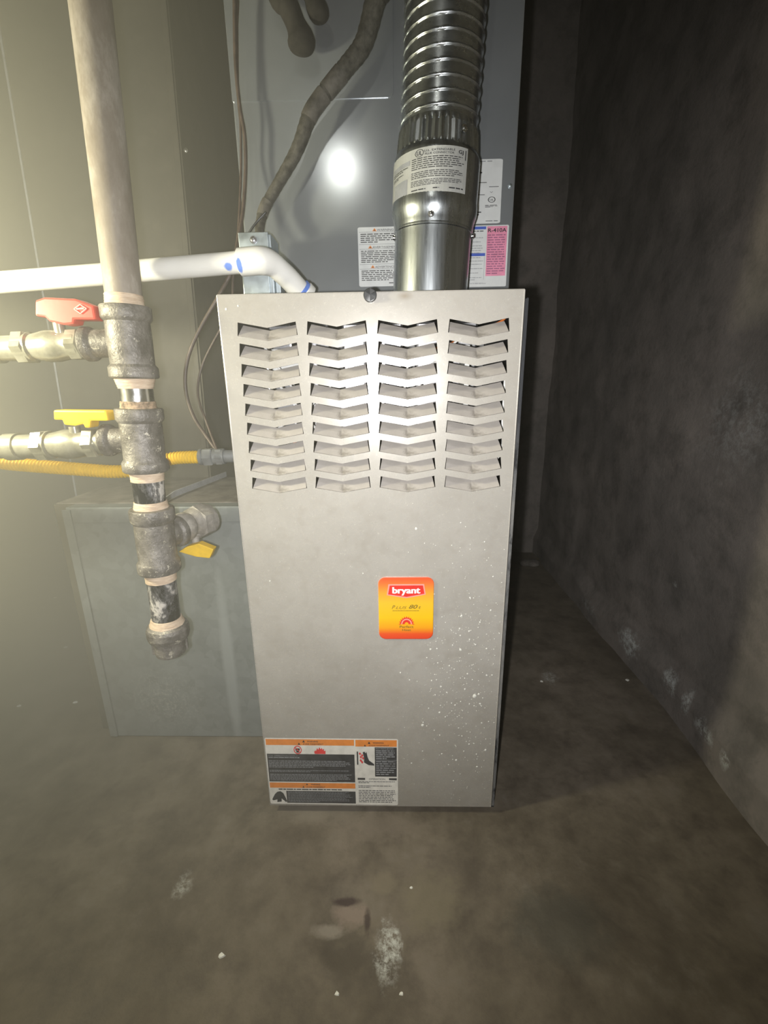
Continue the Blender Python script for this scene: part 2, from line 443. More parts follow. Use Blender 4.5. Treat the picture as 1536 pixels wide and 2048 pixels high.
# ================================================================ THE SETTING
def wobble(p, s, a): return (noise.noise(Vector(p)*s))*a
def floor_z(x, y):
    z = noise.noise(Vector((x*2.2, y*2.2, 0)))*.004 + noise.noise(Vector((x*9, y*9, 3)))*.0015
    c = PZ(690, 1845, 0); d = sqrt(((x-c.x)/.045)**2+((y-c.y)/.055)**2)+noise.noise(Vector((x*30, y*30, 1)))*.3
    if d < 1: z -= .006*(1-d*d)**.5
    if -.75 < x < .25 and y > .6: z *= 0.3
    return z-.001
grid_mesh('floor', 'concrete_floor', 260, 200, lambda u, v: (-2.4+u*3.2, -1.2+v*3.3, floor_z(-2.4+u*3.2, -1.2+v*3.3)), kind='structure')
def rwall(u, v):
    y = -1.2+u*3.3; z = -.02+2.42*v**1.5
    x = .645 + noise.noise(Vector((5, y*2.5, z*2.5)))*.014 + noise.noise(Vector((9, y*11, z*11)))*.005
    led = .034*(1+.5*noise.noise(Vector((2, y*4, 0))))
    top = .07+.03*noise.noise(Vector((1, y*5, 0)))
    x -= 0.0 if z > top+.05 else led*min(1, (top+.05-z)/.05)*.55
    return (x, y, z)
o = grid_mesh('wall_right', 'concrete_wall', 230, 200, rwall, kind='structure')
grid_mesh('wall_back', 'concrete_wall', 120, 90, lambda u, v: (-2.4+u*3.2, 1.94+wobble((u*8, 1, v*6), 1, .012), -.02+v*2.42), kind='structure')
grid_mesh('wall_left', 'concrete_wall', 60, 60, lambda u, v: (-2.2+wobble((7, u*8, v*6), 1, .012), -1.2+u*3.3, -.02+v*2.42), kind='structure')
mesh_obj('ceiling', [(-2.4, -1.2, 2.3), (.8, -1.2, 2.3), (.8, 2.1, 2.3), (-2.4, 2.1, 2.3)], [[0, 1, 2, 3]], 'ceiling_dark', kind='structure')

# haze volume added to imitate lens glare, thicker towards the left
t = NT('glare_haze'); t.t.nodes.remove(t.b)
pv_ = t.n('ShaderNodeVolumeScatter'); pv_.inputs['Color'].default_value = (1, .96, .80, 1); pv_.inputs['Anisotropy'].default_value = 0
sx = t.n('ShaderNodeSeparateXYZ'); t.l(t.tc.outputs['Object'], sx.inputs[0])
g = t.math('MINIMUM', t.math('MAXIMUM', t.math('MULTIPLY_ADD', sx.outputs[0], -1/.85, .12), 0.0), 1.1)
t.l(t.math('MULTIPLY_ADD', t.math('POWER', g, 1.8), 1.45, .02), pv_.inputs['Density'])
t.l(pv_.outputs[0], t.t.nodes['Material Output'].inputs['Volume'])
M['glare_haze'] = t.m
hz_ = MB(); hz_.box((-2.05, .30, .05), (.58, 1.88, 2.25)); hz_ = hz_.build('added_haze', 'glare_haze', kind='stuff')
hz_['label'] = 'faint added haze imitating lens glare, thicker on the left'; hz_['category'] = 'haze'

# ================================================================ FURNACE
D = .632
FX0, FX1, FZ0, FZ1 = -.2277, .1677, .018, .860
fur = thing('furnace', 'grey gas furnace cabinet with louvered front door and red-yellow badge', 'furnace', (-.03, .9, 0))
def casing(b):
    x0, x1, y0, y1, z0, z1 = -.2335, .1775, .648, 1.34, .0, .853
    w = .0015
    b.box((x0, y0, z0), (x0+w, y1, z1)); b.box((x1-w, y0, z0), (x1, y1, z1))
    b.box((x0+w, y1-w, z0), (x1-w, y1, z1)); b.box((x0+w, y0, z0), (x1-w, y1-w, z0+w))
    # top plate, with the hole the flue leaves through
    n = 32; cx, cy, r = .0575, .756, .060
    X0, X1, Y0, Y1 = x0, x1, y0, y1
    ring = []; outer = []
    for k in range(n):
        a = 2*pi*k/n; dx, dy = cos(a), sin(a)
        ring.append((cx+r*dx, cy+r*dy, z1))
        ts = []
        if dx > 1e-6: ts.append((X1-cx)/dx)
        if dx < -1e-6: ts.append((X0-cx)/dx)
        if dy > 1e-6: ts.append((Y1-cy)/dy)
        if dy < -1e-6: ts.append((Y0-cy)/dy)
        tt = min(ts); outer.append((cx+tt*dx, cy+tt*dy, z1))
    for k in range(n):
        j = (k+1) % n
        b.face([ring[k], outer[k], outer[j], ring[j]])
        if abs(outer[k][0]-outer[j][0]) > 1e-5 and abs(outer[k][1]-outer[j][1]) > 1e-5:
            cxn = X1 if max(outer[k][0], outer[j][0]) > X1-1e-4 else X0
            cyn = Y1 if max(outer[k][1], outer[j][1]) > Y1-1e-4 else Y0
            b.face([outer[k], (cxn, cyn, z1), outer[j]])
one('casing', 'case_dark', casing, fur, smooth=False)
def flange(sx, a, b_):
    def f(b):
        b.box((a, .6475, .003), (b_, .652, .852))
    return f
one('side_flange', 'case_edge', flange(1, .1590, .1778), fur, False, 'scratched dark edge strip right of the door')
one('side_flange', 'case_edge', flange(-1, -.2338, -.2150), fur, False)
# shelf between burner and blower compartments, bright inside face
one('divider', 'casing_inner', lambda b: (b.box((-.231, .66, .54), (.175, 1.3, .542)), b.box((-.231, .93, .542), (.175, .932, .85))), fur, False)

# ---- the door: plate with 4 x 9 chevron openings
colx = [-.2042, -.1122, -.0195, .0733]; HW = .0765; ROWP = .02586; ZT0 = .8270
VD, HH, FL = .0072, .0165, .0017
def door(b):
    T = .0011
    def q(pts, m=0): b.face([(x, D, z) for x, z in pts], m)
    xb = [FX0] + [c_+HW+(colx[i+1]-c_-HW)/2 if i < 3 else FX1 for i, c_ in enumerate(colx)]
    ztop = ZT0+.0045
    for i in range(4):
        for r in range(9):
            zt = ZT0-r*ROWP
            x0, x1 = xb[i], xb[i+1]; z1 = zt+.0045; z0 = z1-ROWP
            xl, xr = colx[i], colx[i]+HW; xm = (xl+xr)/2
            TL, TM, TR = (xl, zt), (xm, zt-VD), (xr, zt)
            BL, BM, BR = (xl-FL, zt-HH), (xm, zt-HH-VD), (xr+FL, zt-HH)
            # keep the bar under each opening parallel to its chevron
            cz = VD
            t0, t1, tm = (x0, z1), (x1, z1), (xm, z1-cz)
            b0, b1, bm_ = (x0, z0), (x1, z0), (xm, z0-cz)
            if r == 0: tm = (xm, z1)
            q([t0, TL, TM, tm][::-1]); q([tm, TM, TR, t1][::-1])
            q([BL, b0, bm_, BM][::-1]); q([BM, bm_, b1, BR][::-1])
            q([t0, b0, BL, TL][::-1]); q([TR, BR, b1, t1][::-1])
            hole = [TL, TM, TR, BR, BM, BL]
            for k in range(6):
                a, c2 = hole[k], hole[(k+1) % 6]
                b.face([(a[0], D, a[1]), (c2[0], D, c2[1]), (c2[0], D+T, c2[1]), (a[0], D+T, a[1])])
    zb = ztop-9*ROWP
    # field below: follow the last row's chevron edge
    low = [(FX0, FZ0), (FX1, FZ0), (FX1, zb)]
    for i in range(3, -1, -1):
        low += [((colx[i]*2+HW)/2, zb-VD), (xb[i], zb)]
    q(low)
    q([(FX0, ztop), (FX1, ztop), (FX1, FZ1), (FX0, FZ1)])
    # folded edges
    for a, c2 in (((FX0, FZ0), (FX0, FZ1)), ((FX0, FZ1), (FX1, FZ1)), ((FX1, FZ1), (FX1, FZ0)), ((FX1, FZ0), (FX0, FZ0))):
        b.face([(a[0], D, a[1]), (a[0], D+.016, a[1]), (c2[0], D+.016, c2[1]), (c2[0], D, c2[1])])
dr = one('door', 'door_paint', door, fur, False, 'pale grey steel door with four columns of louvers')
# thin rolled rim round the door
def rim(b):
    for a, c2 in (((FX0, FZ0), (FX0, FZ1)), ((FX0, FZ1), (FX1, FZ1)), ((FX1, FZ1), (FX1, FZ0))):
        b.tube([(a[0], D+.0008, a[1]), (c2[0], D+.0008, c2[1])], .0012, 8)
one('rim', 'door_paint', rim, dr)
# ---- louvers
def louver(b):
    # local: origin at the top-left corner of the opening
    nx = 2; rows = 2; dep = .0150; lift = HH*.84
    grid = []
    for j in range(rows+1):
        t = j/rows
        y = dep*t**1.15; zz = -HH+lift*t
        ins = .0010+.0030*t
        row = []
        for k in range(nx+1):
            s_ = k/nx
            x = -FL+ins + (HW+2*FL-2*ins)*s_
            v_ = VD*(1-abs(2*s_-1))
            row.append((x, y+.0008, zz-v_))
        grid.append(row)
    for j in range(rows):
        for k in range(nx):
            b.face([grid[j][k], grid[j][k+1], grid[j+1][k+1], grid[j+1][k]])
lv = one('louver', 'louver_paint', louver, None, False)
bm = bmesh.new(); bm.from_mesh(lv.data); bmesh.ops.remove_doubles(bm, verts=bm.verts, dist=1e-6)
bm.to_mesh(lv.data); bm.free()
sol = lv.modifiers.new('thickness', 'SOLIDIFY'); sol.thickness = .0009; sol.offset = 1
w = Vector(fur.location)+Vector(dr.location)
first = True
for i in range(4):
    for r in range(9):
        c_ = lv if first else lv.copy()
        if not first: COL.objects.link(c_)
        first = False
        c_.parent = dr
        # dr.location + fur.location is zero, so the louver sits at room coordinates
        c_.location = Vector((colx[i], D, ZT0-r*ROWP))
# ---- black round knob at the door's top edge
kc = PY(740, 590, D-.004)
def knob(b):
    b.lathe((kc.x, D+.002, kc.z), (kc.x, D-.02, kc.z), [(0, .0085), (.006, .0085), (.0075, .0078), (.008, .004), (.0083, .0002)], 24)
    for k in range(3):
        a = k*2*pi/3+.5
        b.prism([(kc.x, D-.0062, kc.z), (kc.x+.0075*cos(a), D-.0062, kc.z+.0075*sin(a)), (kc.x+.0075*cos(a+1), D-.0062, kc.z+.0075*sin(a+1))], (0, -.0016, 0))
one('knob', 'knob_black', knob, dr, label='round black knob at the top edge of the door')

# ---- paint splatter on the door
def splat(b):
    R = random.Random(11)
    def dab(x, z, r):
        n = 7; pts = []
        for k in range(n):
            a = 2*pi*k/n; q_ = r*(.75+R.random()*.5); pts.append((x+cos(a)*q_, D-.00035, z+sin(a)*q_*1.1))
        c0 = (x, D-.0006-r*.12, z); i = len(b.v)
        b.v += [Vector(c0)]+[Vector(p) for p in pts]
        for k in range(n): b.f.append([i, i+1+k, i+1+(k+1) % n]); b.m.append(0)
    for (px, py, r) in [(949, 1392, 4.6), (957, 1388, 2.4), (882, 1373, 2.2), (910, 1410, 2.2), (845, 1450, 3.2), (879, 1425, 2.2), (921, 1299, 2.8), (861, 1298, 2.2), (923, 1231, 2.2), (938, 1262, 2.2), (951, 1289, 1.8), (973, 1297, 1.8),
                        (801, 1345, 1.8), (912, 1520, 3.), (971, 1499, 2.4), (954, 1533, 2.2), (823, 1526, 1.6), (874, 1297, 1.8), (905, 1290, 1.5), (868, 1188, 1.6), (940, 1195, 1.8), (986, 1153, 1.5), (726, 1147, 1.4), (832, 1057, 2.4),
                        (863, 1361, 1.6), (894, 1385, 1.5), (973, 1350, 1.6), (984, 1350, 1.6), (907, 1561, 1.8), (960, 1407, 2.2), (938, 1488, 1.8), (845, 1502, 1.4), (930, 1378, 2.), (452, 618, 2), (476, 612, 1.5), (540, 1162, 1.6), (810, 1160, 1.5)]:
        p = PY(px, py, D); dab(p.x, p.z, r*.00072)
    for _ in range(560):
        x = R.gauss(.115, .045); z = R.gauss(.29, .13)
        if not (-.02 < x < .1655 and .03 < z < .56): continue
        dab(x, z, abs(R.gauss(0, .00042))+.00025)
    for _ in range(110):
        x = R.uniform(-.22, .16); z = R.uniform(.03, .60); dab(x, z, R.uniform(.0002, .0005))
one('paint_splatter', 'paint_white', splat, dr, False, 'white paint specks on the lower right of the door', 'stuff')

# ---- badge
def flat(x0, z0, y0, tilt=0.0):
    c_, s_ = cos(tilt), sin(tilt)
    return lambda u, v, n: Vector((x0+u*c_-v*s_, y0-n, z0+u*s_+v*c_))
bx0, bz1, bw, bh = -.0258, .4640, .0850, .1060
def badge(b):
    pts = []
    r = .011
    for cx, cz, a0 in ((bx0+bw-r, bz1-r, 0), (bx0+r, bz1-r, 90), (bx0+r, bz1-bh+r, 180), (bx0+bw-r, bz1-bh+r, 270)):
        for k in range(7):
            a = radians(a0+15*k); pts.append((cx+r*cos(a), cz+r*sin(a)))
    cx0, cz0 = bx0+bw/2, bz1-bh/2
    rings = [(1.0, D-.0002), (1.0, D-.0016), (.985, D-.0022), (.965, D-.0023)]
    i0 = len(b.v)
    for s_, y in rings:
        for x, z in pts: b.v.append(Vector((cx0+(x-cx0)*s_, y, cz0+(z-cz0)*s_)))
    n = len(pts)
    for j in range(3):
        for k in range(n):
            k2 = (k+1) % n; b.f.append([i0+j*n+k, i0+j*n+k2, i0+(j+1)*n+k2, i0+(j+1)*n+k]); b.m.append(0 if j else 3)
    b.f.append([i0+3*n+k for k in range(n)]); b.m.append(0)
    p = Print(flat(bx0, bz1, D-.0023), bw/1070, bh/1180)
    X, Y = 250, 130                       # art pixels of the photograph's badge
    def pp(pts): return [(x-X, y-Y) for x, y in pts]
    p.poly(pp([(445, 252), (1130, 250), (1165, 445), (795, 512), (412, 455)]), 4, 2)
    p.poly(pp([(470, 276), (1108, 275), (1138, 430), (795, 488), (438, 440)]), 1, 3)
    for q_, dx in enumerate((-6, 0, 6)): p.text('bryant', 790-X+dx, 420-Y, 122, 2, 4+q_*.4, w=530, bold=.016)
    p.text('P', 540-X, 716-Y, 74, 5, 3, w=66, shear=.35, bold=.004)
    p.text('LUS', 692-X, 714-Y, 52, 5, 3, w=215, shear=.35)
    p.text('80', 925-X, 710-Y, 76, 5, 3, w=172, shear=.35, bold=.012)
    p.text('t', 1052-X, 710-Y, 60, 5, 3, w=42, shear=.35, bold=.012)
    p.lines(520-X, 744-Y, 1050-X, 758-Y, 1, 5, 3, .7, 1, 3)
    # half-sun with rays
    cx, cy = 795-X, 1010-Y
    for k in range(11):
        a = pi*(k/10); 
        r1, r2 = 118, 150
        p.poly([(cx+cos(a-.07)*r1, cy-sin(a-.07)*r1), (cx+cos(a-.05)*r2, cy-sin(a-.05)*r2), (cx+cos(a+.05)*r2, cy-sin(a+.05)*r2), (cx+cos(a+.07)*r1, cy-sin(a+.07)*r1)][::-1], 1, 3)
    def arc(r1, r2, m, l):
        n_ = 20
        for k in range(n_):
            a, c2 = pi*k/n_, pi*(k+1)/n_
            p.poly([(cx+cos(a)*r1, cy-sin(a)*r1), (cx+cos(a)*r2, cy-sin(a)*r2), (cx+cos(c2)*r2, cy-sin(c2)*r2), (cx+cos(c2)*r1, cy-sin(c2)*r1)][::-1], m, l)
    arc(104, 126, 1, 2); arc(84, 106, 4, 3); arc(38, 82, 1, 2)
    p.text('Perfect', 795-X, 1082-Y, 46, 5, 3, w=272, bold=.014)
    p.text('Heat', 795-X, 1142-Y, 42, 5, 3, w=170, bold=.014)
    b.add(p.v, p.f); b.m[-len(p.f):] = p.m
one('badge', ['badge_plate', 'badge_red', 'badge_white', 'badge_pink', 'badge_pink', 'badge_brown'], badge, dr, False, 'rounded red and yellow badge with a half-sun emblem')

# ---- warning label at the foot of the door
def wlabel(b):
    Wd, Hh = .2295, .1440
    p = Print(flat(-.2263, .1660, D-.0004, radians(-.35)), Wd/1210, Hh/603)
    # 0 paper 1 orange 2 black 3 light ink 4 red 5 dark ink
    p.rrect(0, 0, 1210, 603, 14, 0, 0)
    p.rect(10, 10, 812, 62, 1)
    p.tri(355, 36, 20, 5); p.text('WARNING', 436, 35, 15, 5, bold=.01)
    p.tri(312, 58, 20, 5); p.text('AVERTISSEMENT', 440, 58, 15, 5, w=190, shear=.2)
    # prohibition ring with flammable can
    cx, cy = 296, 103
    for r1, r2 in ((29, 37),):
        for k in range(24):
            a, c2 = 2*pi*k/24, 2*pi*(k+1)/24
            p.poly([(cx+cos(a)*r1, cy-sin(a)*r1), (cx+cos(a)*r2, cy-sin(a)*r2), (cx+cos(c2)*r2, cy-sin(c2)*r2), (cx+cos(c2)*r1, cy-sin(c2)*r1)][::-1], 4, 2)
    p.rect(cx-20, cy-14, cx+20, cy+6, 5, 2); p.rect(cx-14, cy+8, cx+12, cy+24, 5, 2)
    p.poly([(cx-24, cy-20), (cx-19, cy-25), (cx+24, cy+20), (cx+19, cy+25)], 4, 3)
    # flames
    fx = 462
    p.poly([(fx-12, 137), (fx-16, 118), (fx-4, 104), (fx+2, 112), (fx+12, 84), (fx+22, 100), (fx+34, 78), (fx+44, 96), (fx+56, 82), (fx+60, 100), (fx+72, 90), (fx+76, 112), (fx+88, 106), (fx+86, 137)][::-1], 4, 2)
    # big black panel
    p.rect(10, 140, 812, 392, 2)
    p.text('FOR OPERATION SAFELY', 22, 162, 11, 3, w=270, anchor='l')
    p.lines(22, 168, 330, 180, 1, 3, 2, .6, 1, 5)
    p.lines(22, 200, 800, 268, 5, 3, 2, .42, .6, 6); p.lines(22, 286, 790, 308, 2, 3, 2, .42, .5, 7)
    p.lines(22, 322, 800, 386, 5, 3, 2, .42, .9, 8)
    p.rect(10, 402, 812, 450, 1)
    p.tri(360, 422, 16, 5); p.text('WARNING', 440, 422, 13, 5, bold=.01)
    p.tri(325, 446, 16, 5); p.text('AVERTISSEMENT', 440, 446, 13, 5, w=180, shear=.2)
    p.lines(90, 458, 720, 474, 1, 5, 2, .6, 1, 9)
    p.rect(160, 478, 812, 592, 2)
    p.lines(172, 486, 790, 588, 9, 3, 2, .38, .5, 10)
    # running figure pictogram
    p.poly([(50, 510), (75, 488), (105, 482), (130, 500), (150, 545), (160, 575), (150, 585), (110, 550), (108, 580), (66, 586), (70, 560), (30, 570), (20, 560)], 2, 2)
    # right column
    p.rect(824, 10, 1198, 68, 1)
    p.tri(948, 44, 20, 5); p.text('WARNING', 1030, 42, 15, 5, bold=.01)
    p.tri(910, 66, 16, 5); p.text('AVERTISSEMENT', 1035, 65, 14, 5, w=190, shear=.2)
    p.rect(998, 74, 1198, 336, 2)
    p.text('HOT PARTS BEHIND', 1008, 92, 14, 3, w=160, anchor='l', bold=.01)
    p.lines(1008, 100, 1185, 186, 5, 3, 2, .5, .6, 12); p.rect(1000, 186, 1196, 189, 3, 2)
    p.lines(1008, 196, 1190, 330, 7, 3, 2, .45, .7, 13)
    # hand and hot plate pictogram
    p.rect(834, 112, 846, 230, 5, 2)
    for dx, dy in ((852, 130), (860, 160), (872, 145), (858, 190), (880, 170), (870, 205)):
        p.poly([(dx, dy), (dx+10, dy-12), (dx+22, dy), (dx+12, dy+16)], 4, 2)
    p.poly([(888, 118), (905, 112), (915, 128), (922, 112), (932, 160), (945, 190), (990, 222), (992, 236), (940, 232), (898, 208), (900, 170)], 2, 3)
    p.rect(836, 350, 905, 368, 2); p.rect(1126, 350, 1198, 368, 2)
    p.text('OPERATION', 1015, 366, 15, 5, w=150)
    p.lines(842, 380, 1185, 404, 2, 5, 2, .4, .4, 14); p.lines(842, 420, 1190, 446, 2, 5, 2, .4, .4, 15)
    p.lines(842, 464, 1195, 586, 8, 5, 2, .4, .9, 16)
    b.v, b.f, b.m = p.v, p.f, p.m
one('warning_label', ['paper_low', 'orange_print', 'paper_dark', 'ink_grey', 'red_ink', 'ink'], wlabel, dr, False, 'white, orange and black warning label at the bottom of the door')

# ---- inside, behind the louvers: burner box, manifold, wires
def burner(b):
    b.bbox((-.14, .735, .60), (.02, .84, .74), .004)
    for k in range(3): b.lathe((-.12+k*.055, .70, .67), (-.12+k*.055, .735, .67), [(0, .008), (.035, .008)], 16)
one('burner_box', 'burner_metal', burner, fur)
one('gas_manifold', 'chrome', lambda b: (b.lathe((-.19, .705, .665), (.05, .705, .665), [(0, .009), (.24, .009)], 16), b.lathe((-.19, .71, .62), (-.19, .71, .80), [(0, .008), (.18, .008)], 16)), fur)
one('control_board', 'wire_white', lambda b: b.bbox((.105, .70, .64), (.112, .76, .80), .001), fur)
one('control_box', 'wire_white', lambda b: b.bbox((-.19, .72, .765), (-.13, .76, .80), .002), fur)
def wires(m, seed, n):
    def f(b):
        R = random.Random(seed)
        for _ in range(n):
            p = [Vector((R.uniform(-.2, .15), R.uniform(.675, .72), R.uniform(.6, .84)))]
            d_ = Vector((R.uniform(-1, 1), 0, R.uniform(-.6, .6)))
            for k in range(3): 
                d_ += Vector((R.uniform(-.8, .8), R.uniform(-.1, .1), R.uniform(-.8, .8)))
                q = p[-1]+d_*.035
                p.append(Vector((min(.16, max(-.215, q.x)), min(.74, max(.665, q.y)), min(.84, max(.56, q.z)))))
            b.tube(spline([tuple(q) for q in p], 6), .0017, 8)
    return f
one('wire', 'wire_white', wires(0, 3, 14), fur, kind='stuff', label='white wires inside the furnace')
one('wire', 'wire_orange', wires(0, 5, 5), fur, kind='stuff', label='orange wires inside the furnace')
one('heat_shield', 'burner_metal', lambda b: [b.bbox((-.21+k*.062, .80, .56), (-.17+k*.062, .86, .845), .004) for k in range(6)], fur)

# ================================================================ COIL CABINET
YC = .83
coil = thing('coil_cabinet', 'tall grey sheet metal coil cabinet standing on top of the furnace', 'coil cabinet', (-.02, 1.0, .853))
one('cabinet_body', 'coil_paint', lambda b: b.bbox((-.2435, YC, .8535), (.194, 1.32, 1.75), .0025), coil)
def access(b):
    a = PY(470, 203, YC-.002); c2 = PY(787, 203, YC-.002); x0, x1, z0 = -.2435, c2.x, a.z
    pts = [(x0, z0), (x1-.008, z0)]
    for k in range(1, 7):
        t_ = radians(-90+15*k); pts.append((x1-.008+.008*cos(t_), z0+.008+.008*sin(t_)))
    pts += [(x1, 1.748), (x0, 1.748)]
    b.prism([(x, YC-.0018, z) for x, z in pts], (0, .0019, 0), bev=.0004)
one('access_panel', 'coil_paint', access, coil, False)
def screw(b, p, r, n=(0, -1, 0)):
    p = Vector(p); n = Vector(n).normalized()
    b.lathe(p, p+n, [(0, r*1.5), (r*.3, r*1.5), (r*.35, r), (r*1.0, r*.95), (r*1.15, r*.6), (r*1.15, .0001)], 12)
one('screw', 'zinc', lambda b: screw(b, PY(1020, 372, YC), .0024), coil)
# stickers
def st_left(b):
    a = PY(715, 455, YC); w_, h_ = .125, abs(a.z-PY(715, 574, YC).z)
    p = Print(flat(a.x, a.z, YC-.0003, radians(.3)), .0875/350, h_/477)
    p.rrect(0, 0, 480, 477, 14, 0); E_ = 450
    p.rect(8, 38, 470, 41, 2); p.rect(8, 134, 470, 137, 2); p.rect(8, 172, 470, 175, 2); p.rect(8, 293, 470, 296, 2); p.rect(8, 331, 470, 334, 2)
    for y, wd, x in ((33, 'WARNING', 180), (168, 'AVERTISSEMENT', 180), (326, 'ADVERTENCIA', 180)):
        wl = {7: 108, 13: 168, 11: 140}[len(wd)]
        p.tri(x-wl/2-16, y, 24, 4); p.tri(x-wl/2-16, y-3, 10, 1, 3); p.text(wd, x, y, 18, 1, w=wl, bold=0.0)
    p.lines(18, 52, 380, 130, 5, 1, 2, .45, .4, 21); p.lines(18, 186, 380, 288, 7, 1, 2, .45, .6, 22); p.lines(18, 345, 250, 435, 6, 1, 2, .45, .8, 23)
    p.lines(200, 446, 290, 458, 1, 1, 2, .6, 1, 24)
    b.v, b.f, b.m = p.v, p.f, p.m
PM = ['paper', 'ink', 'ink_grey', 'pink_print', 'orange_print', 'blue_print', 'ink_pink']
one('caution_sticker', PM, st_left, coil, False, 'white warning sticker in three languages left of the flue')
def st_up(b):
    a = PY(1006, 318, YC); w_ = .10; h_ = abs(a.z-PY(1000, 447, YC).z)
    X = 300
    p = Print(flat(a.x-w_, a.z, YC-.0003, radians(.2)), w_/X, h_/890)
    p.rrect(0, 0, X, 890, 18, 0)
    p.lines(120, 22, 250, 42, 1, 2, 2, .7, 1, 31); p.lines(130, 90, 200, 130, 2, 1, 2, .45, .6, 32)
    p.rect(140, 172, 205, 190, 1, 2); p.text('V', 150, 262, 30, 1, bold=.02, shear=.2); p.lines(160, 236, 190, 262, 1, 1, 2, .8, 1, 33)
    p.lines(130, 312, 235, 330, 1, 1, 2, .5, 1, 34); p.lines(240, 372, 290, 388, 1, 1, 2, .5, 1, 35)
    p.text('V', 252, 460, 18, 1); p.lines(125, 480, 225, 520, 2, 1, 2, .4, .5, 36)
    # certification mark: letters in a ring
    cx, cy = 255, 555
    for k in range(20):
        q1, q2 = 2*pi*k/20, 2*pi*(k+1)/20
        p.poly([(cx+cos(q1)*14, cy-sin(q1)*34), (cx+cos(q1)*18, cy-sin(q1)*42), (cx+cos(q2)*18, cy-sin(q2)*42), (cx+cos(q2)*14, cy-sin(q2)*34)][::-1], 1, 2)
    p.text('UL', cx, cy+14, 26, 1, w=18, bold=.02)
    p.lines(225, 628, 290, 668, 3, 1, 2, .5, .6, 37)
    p.lines(110, 720, 215, 790, 2, 1, 2, .45, 1, 38); p.lines(230, 850, 290, 864, 1, 1, 2, .6, 1, 39)
    b.v, b.f, b.m = p.v, p.f, p.m
one('rating_sticker', PM, st_up, coil, False, 'upper white rating sticker right of the flue')
def st_low(b):
    a = PY(1018, 450, YC); w_ = .084; h_ = abs(a.z-PY(1012, 573, YC).z)
    X = 700
    p = Print(flat(a.x-w_, a.z, YC-.0003, radians(.2)), w_/X, h_/840)
    p.rrect(0, 0, X, 840, 18, 0)
    p.rect(60, 14, 395, 52, 5); p.rect(60, 372, 395, 412, 5)
    p.rect(410, 14, 680, 690, 3)
    p.text('R-410A', 546, 92, 52, 1, w=248, bold=.02)
    p.lines(422, 125, 672, 680, 17, 6, 2, .42, .7, 41)
    p.lines(190, 70, 375, 92, 1, 1, 2, .5, 1, 42)
    for k, (y, w2) in enumerate(((160, 1), (215, .8), (268, 1), (300, 1), (332, .9), (365, .8), (430, .9), (475, 1), (520, 1), (580, 1), (640, .7), (705, 1), (735, .5))):
        p.lines(180, y, 180+190*w2, y+14, 1, 2, 2, .6, 1, 50+k)
    p.rect(385, 415, 389, 740, 2); p.rect(60, 780, 385, 783, 2)
    p.lines(200, 790, 420, 806, 1, 2, 2, .5, 1, 49)
    b.v, b.f, b.m = p.v, p.f, p.m
one('refrigerant_sticker', PM, st_low, coil, False, 'lower sticker with blue bars and pink R-410A panel')

# dark tubes imitating shadows on the cabinet, near the top
for pts, lab in ((((548, -40, 18), (575, 10, 21), (592, 50, 20), (601, 75, 26), (603, 88, 27), (604, 100, 22), (604, 108, 6)), 'dark tube imitating a shadow with rounded end, the longer one'),
                 (((610, -50, 12), (622, -10, 15), (630, 10, 19), (637, 25, 20), (640, 38, 16), (641, 45, 4)), 'short dark tube imitating a shadow at the top edge, nearest the hose')):
    p0 = PY(pts[0][0], pts[0][1], .795)
    q = spline([(p0.x-.002, .797, 2.29, .009), (p0.x-.002, .797, 1.7, .009), (p0.x-.002, .797, 1.45, .009)]+[tuple(PY(x, y, .795))+(r*.795/900/1.25*1.0,) for x, y, r in pts], 8)
    o = one('shadow_tube', 'shadow_dark', lambda b: b.tube([v[:3] for v in q], [max(.0003, v[3]) for v in q], 24))
    tag(o, lab, 'pipe', 'tubes imitating shadows')

# ================================================================ FLUE
VA = Vector((.0555, .756, .86)); VT = Vector((.0555+.045*.7, .756, 1.56))
vent = thing('flue_pipe', 'shiny round metal flue pipe rising from the furnace into a ribbed flexible duct', 'flue pipe', (.0578, .756, .853))
def va(z): 
    t_ = (z-VA.z)/(VT.z-VA.z); return VA.lerp(VT, t_)
def vl(b, prof, seg=72, caps=False, fn=None):
    if fn: b.tube([va(z) for z, r in prof], lambda i, a: fn(prof[i][0], prof[i][1], a), seg, caps)
    else: b.tube([va(z) for z, r in prof], [r for z, r in prof], seg, caps)
one('collar', 'duct_metal', lambda b: vl(b, [(.856, .0562), (.95, .0562), (.956, .0566), (.957, .0578), (.959, .0580), (.9605, .0578), (.962, .0566), (.99, .0564)]), vent, label='smooth steel collar at the foot of the flue')
def conn(b):
    prof = [(.958, .0574), (.960, .0578), (.966, .0582), (.971, .0588), (.975, .0600), (.979, .0612), (.984, .0618), (.990, .0618)]
    prof += [(.995+.05*k/6, .0612) for k in range(7)]
    prof += [(1.0475, .0606), (1.050, .0592), (1.053, .0578)]
    prof += [(1.054+.026*k/10, .0572-.0022*k/10) for k in range(11)]
    prof += [(1.083, .0545), (1.086, .0540)]
    def fn(z, r, a):
        if 1.0535 < z < 1.082:
            return r + .0011*cos(a*40)
        return r
    vl(b, prof, 240, False, fn)
one('connector', 'duct_metal', conn, vent, label='wider round connector with crimped top')
def flex(b):
    pitch = .0155; n = 20; z0 = 1.078; z1 = 2.28; N = int((z1-z0)/pitch*n)
    def fn(z, r, a):
        ph = ((z-1.078)/pitch - a/(2*pi)) % 1.0
        d_ = abs(ph-.5)/.115
        return r + (.0016*(1-d_*d_) if d_ < 1 else 0)
    vl(b, [(z0+(z1-z0)*k/N, .0532) for k in range(N+1)], 72, False, fn)
one('flexible_duct', 'flex_metal', flex, vent, label='ribbed flexible duct above the connector')
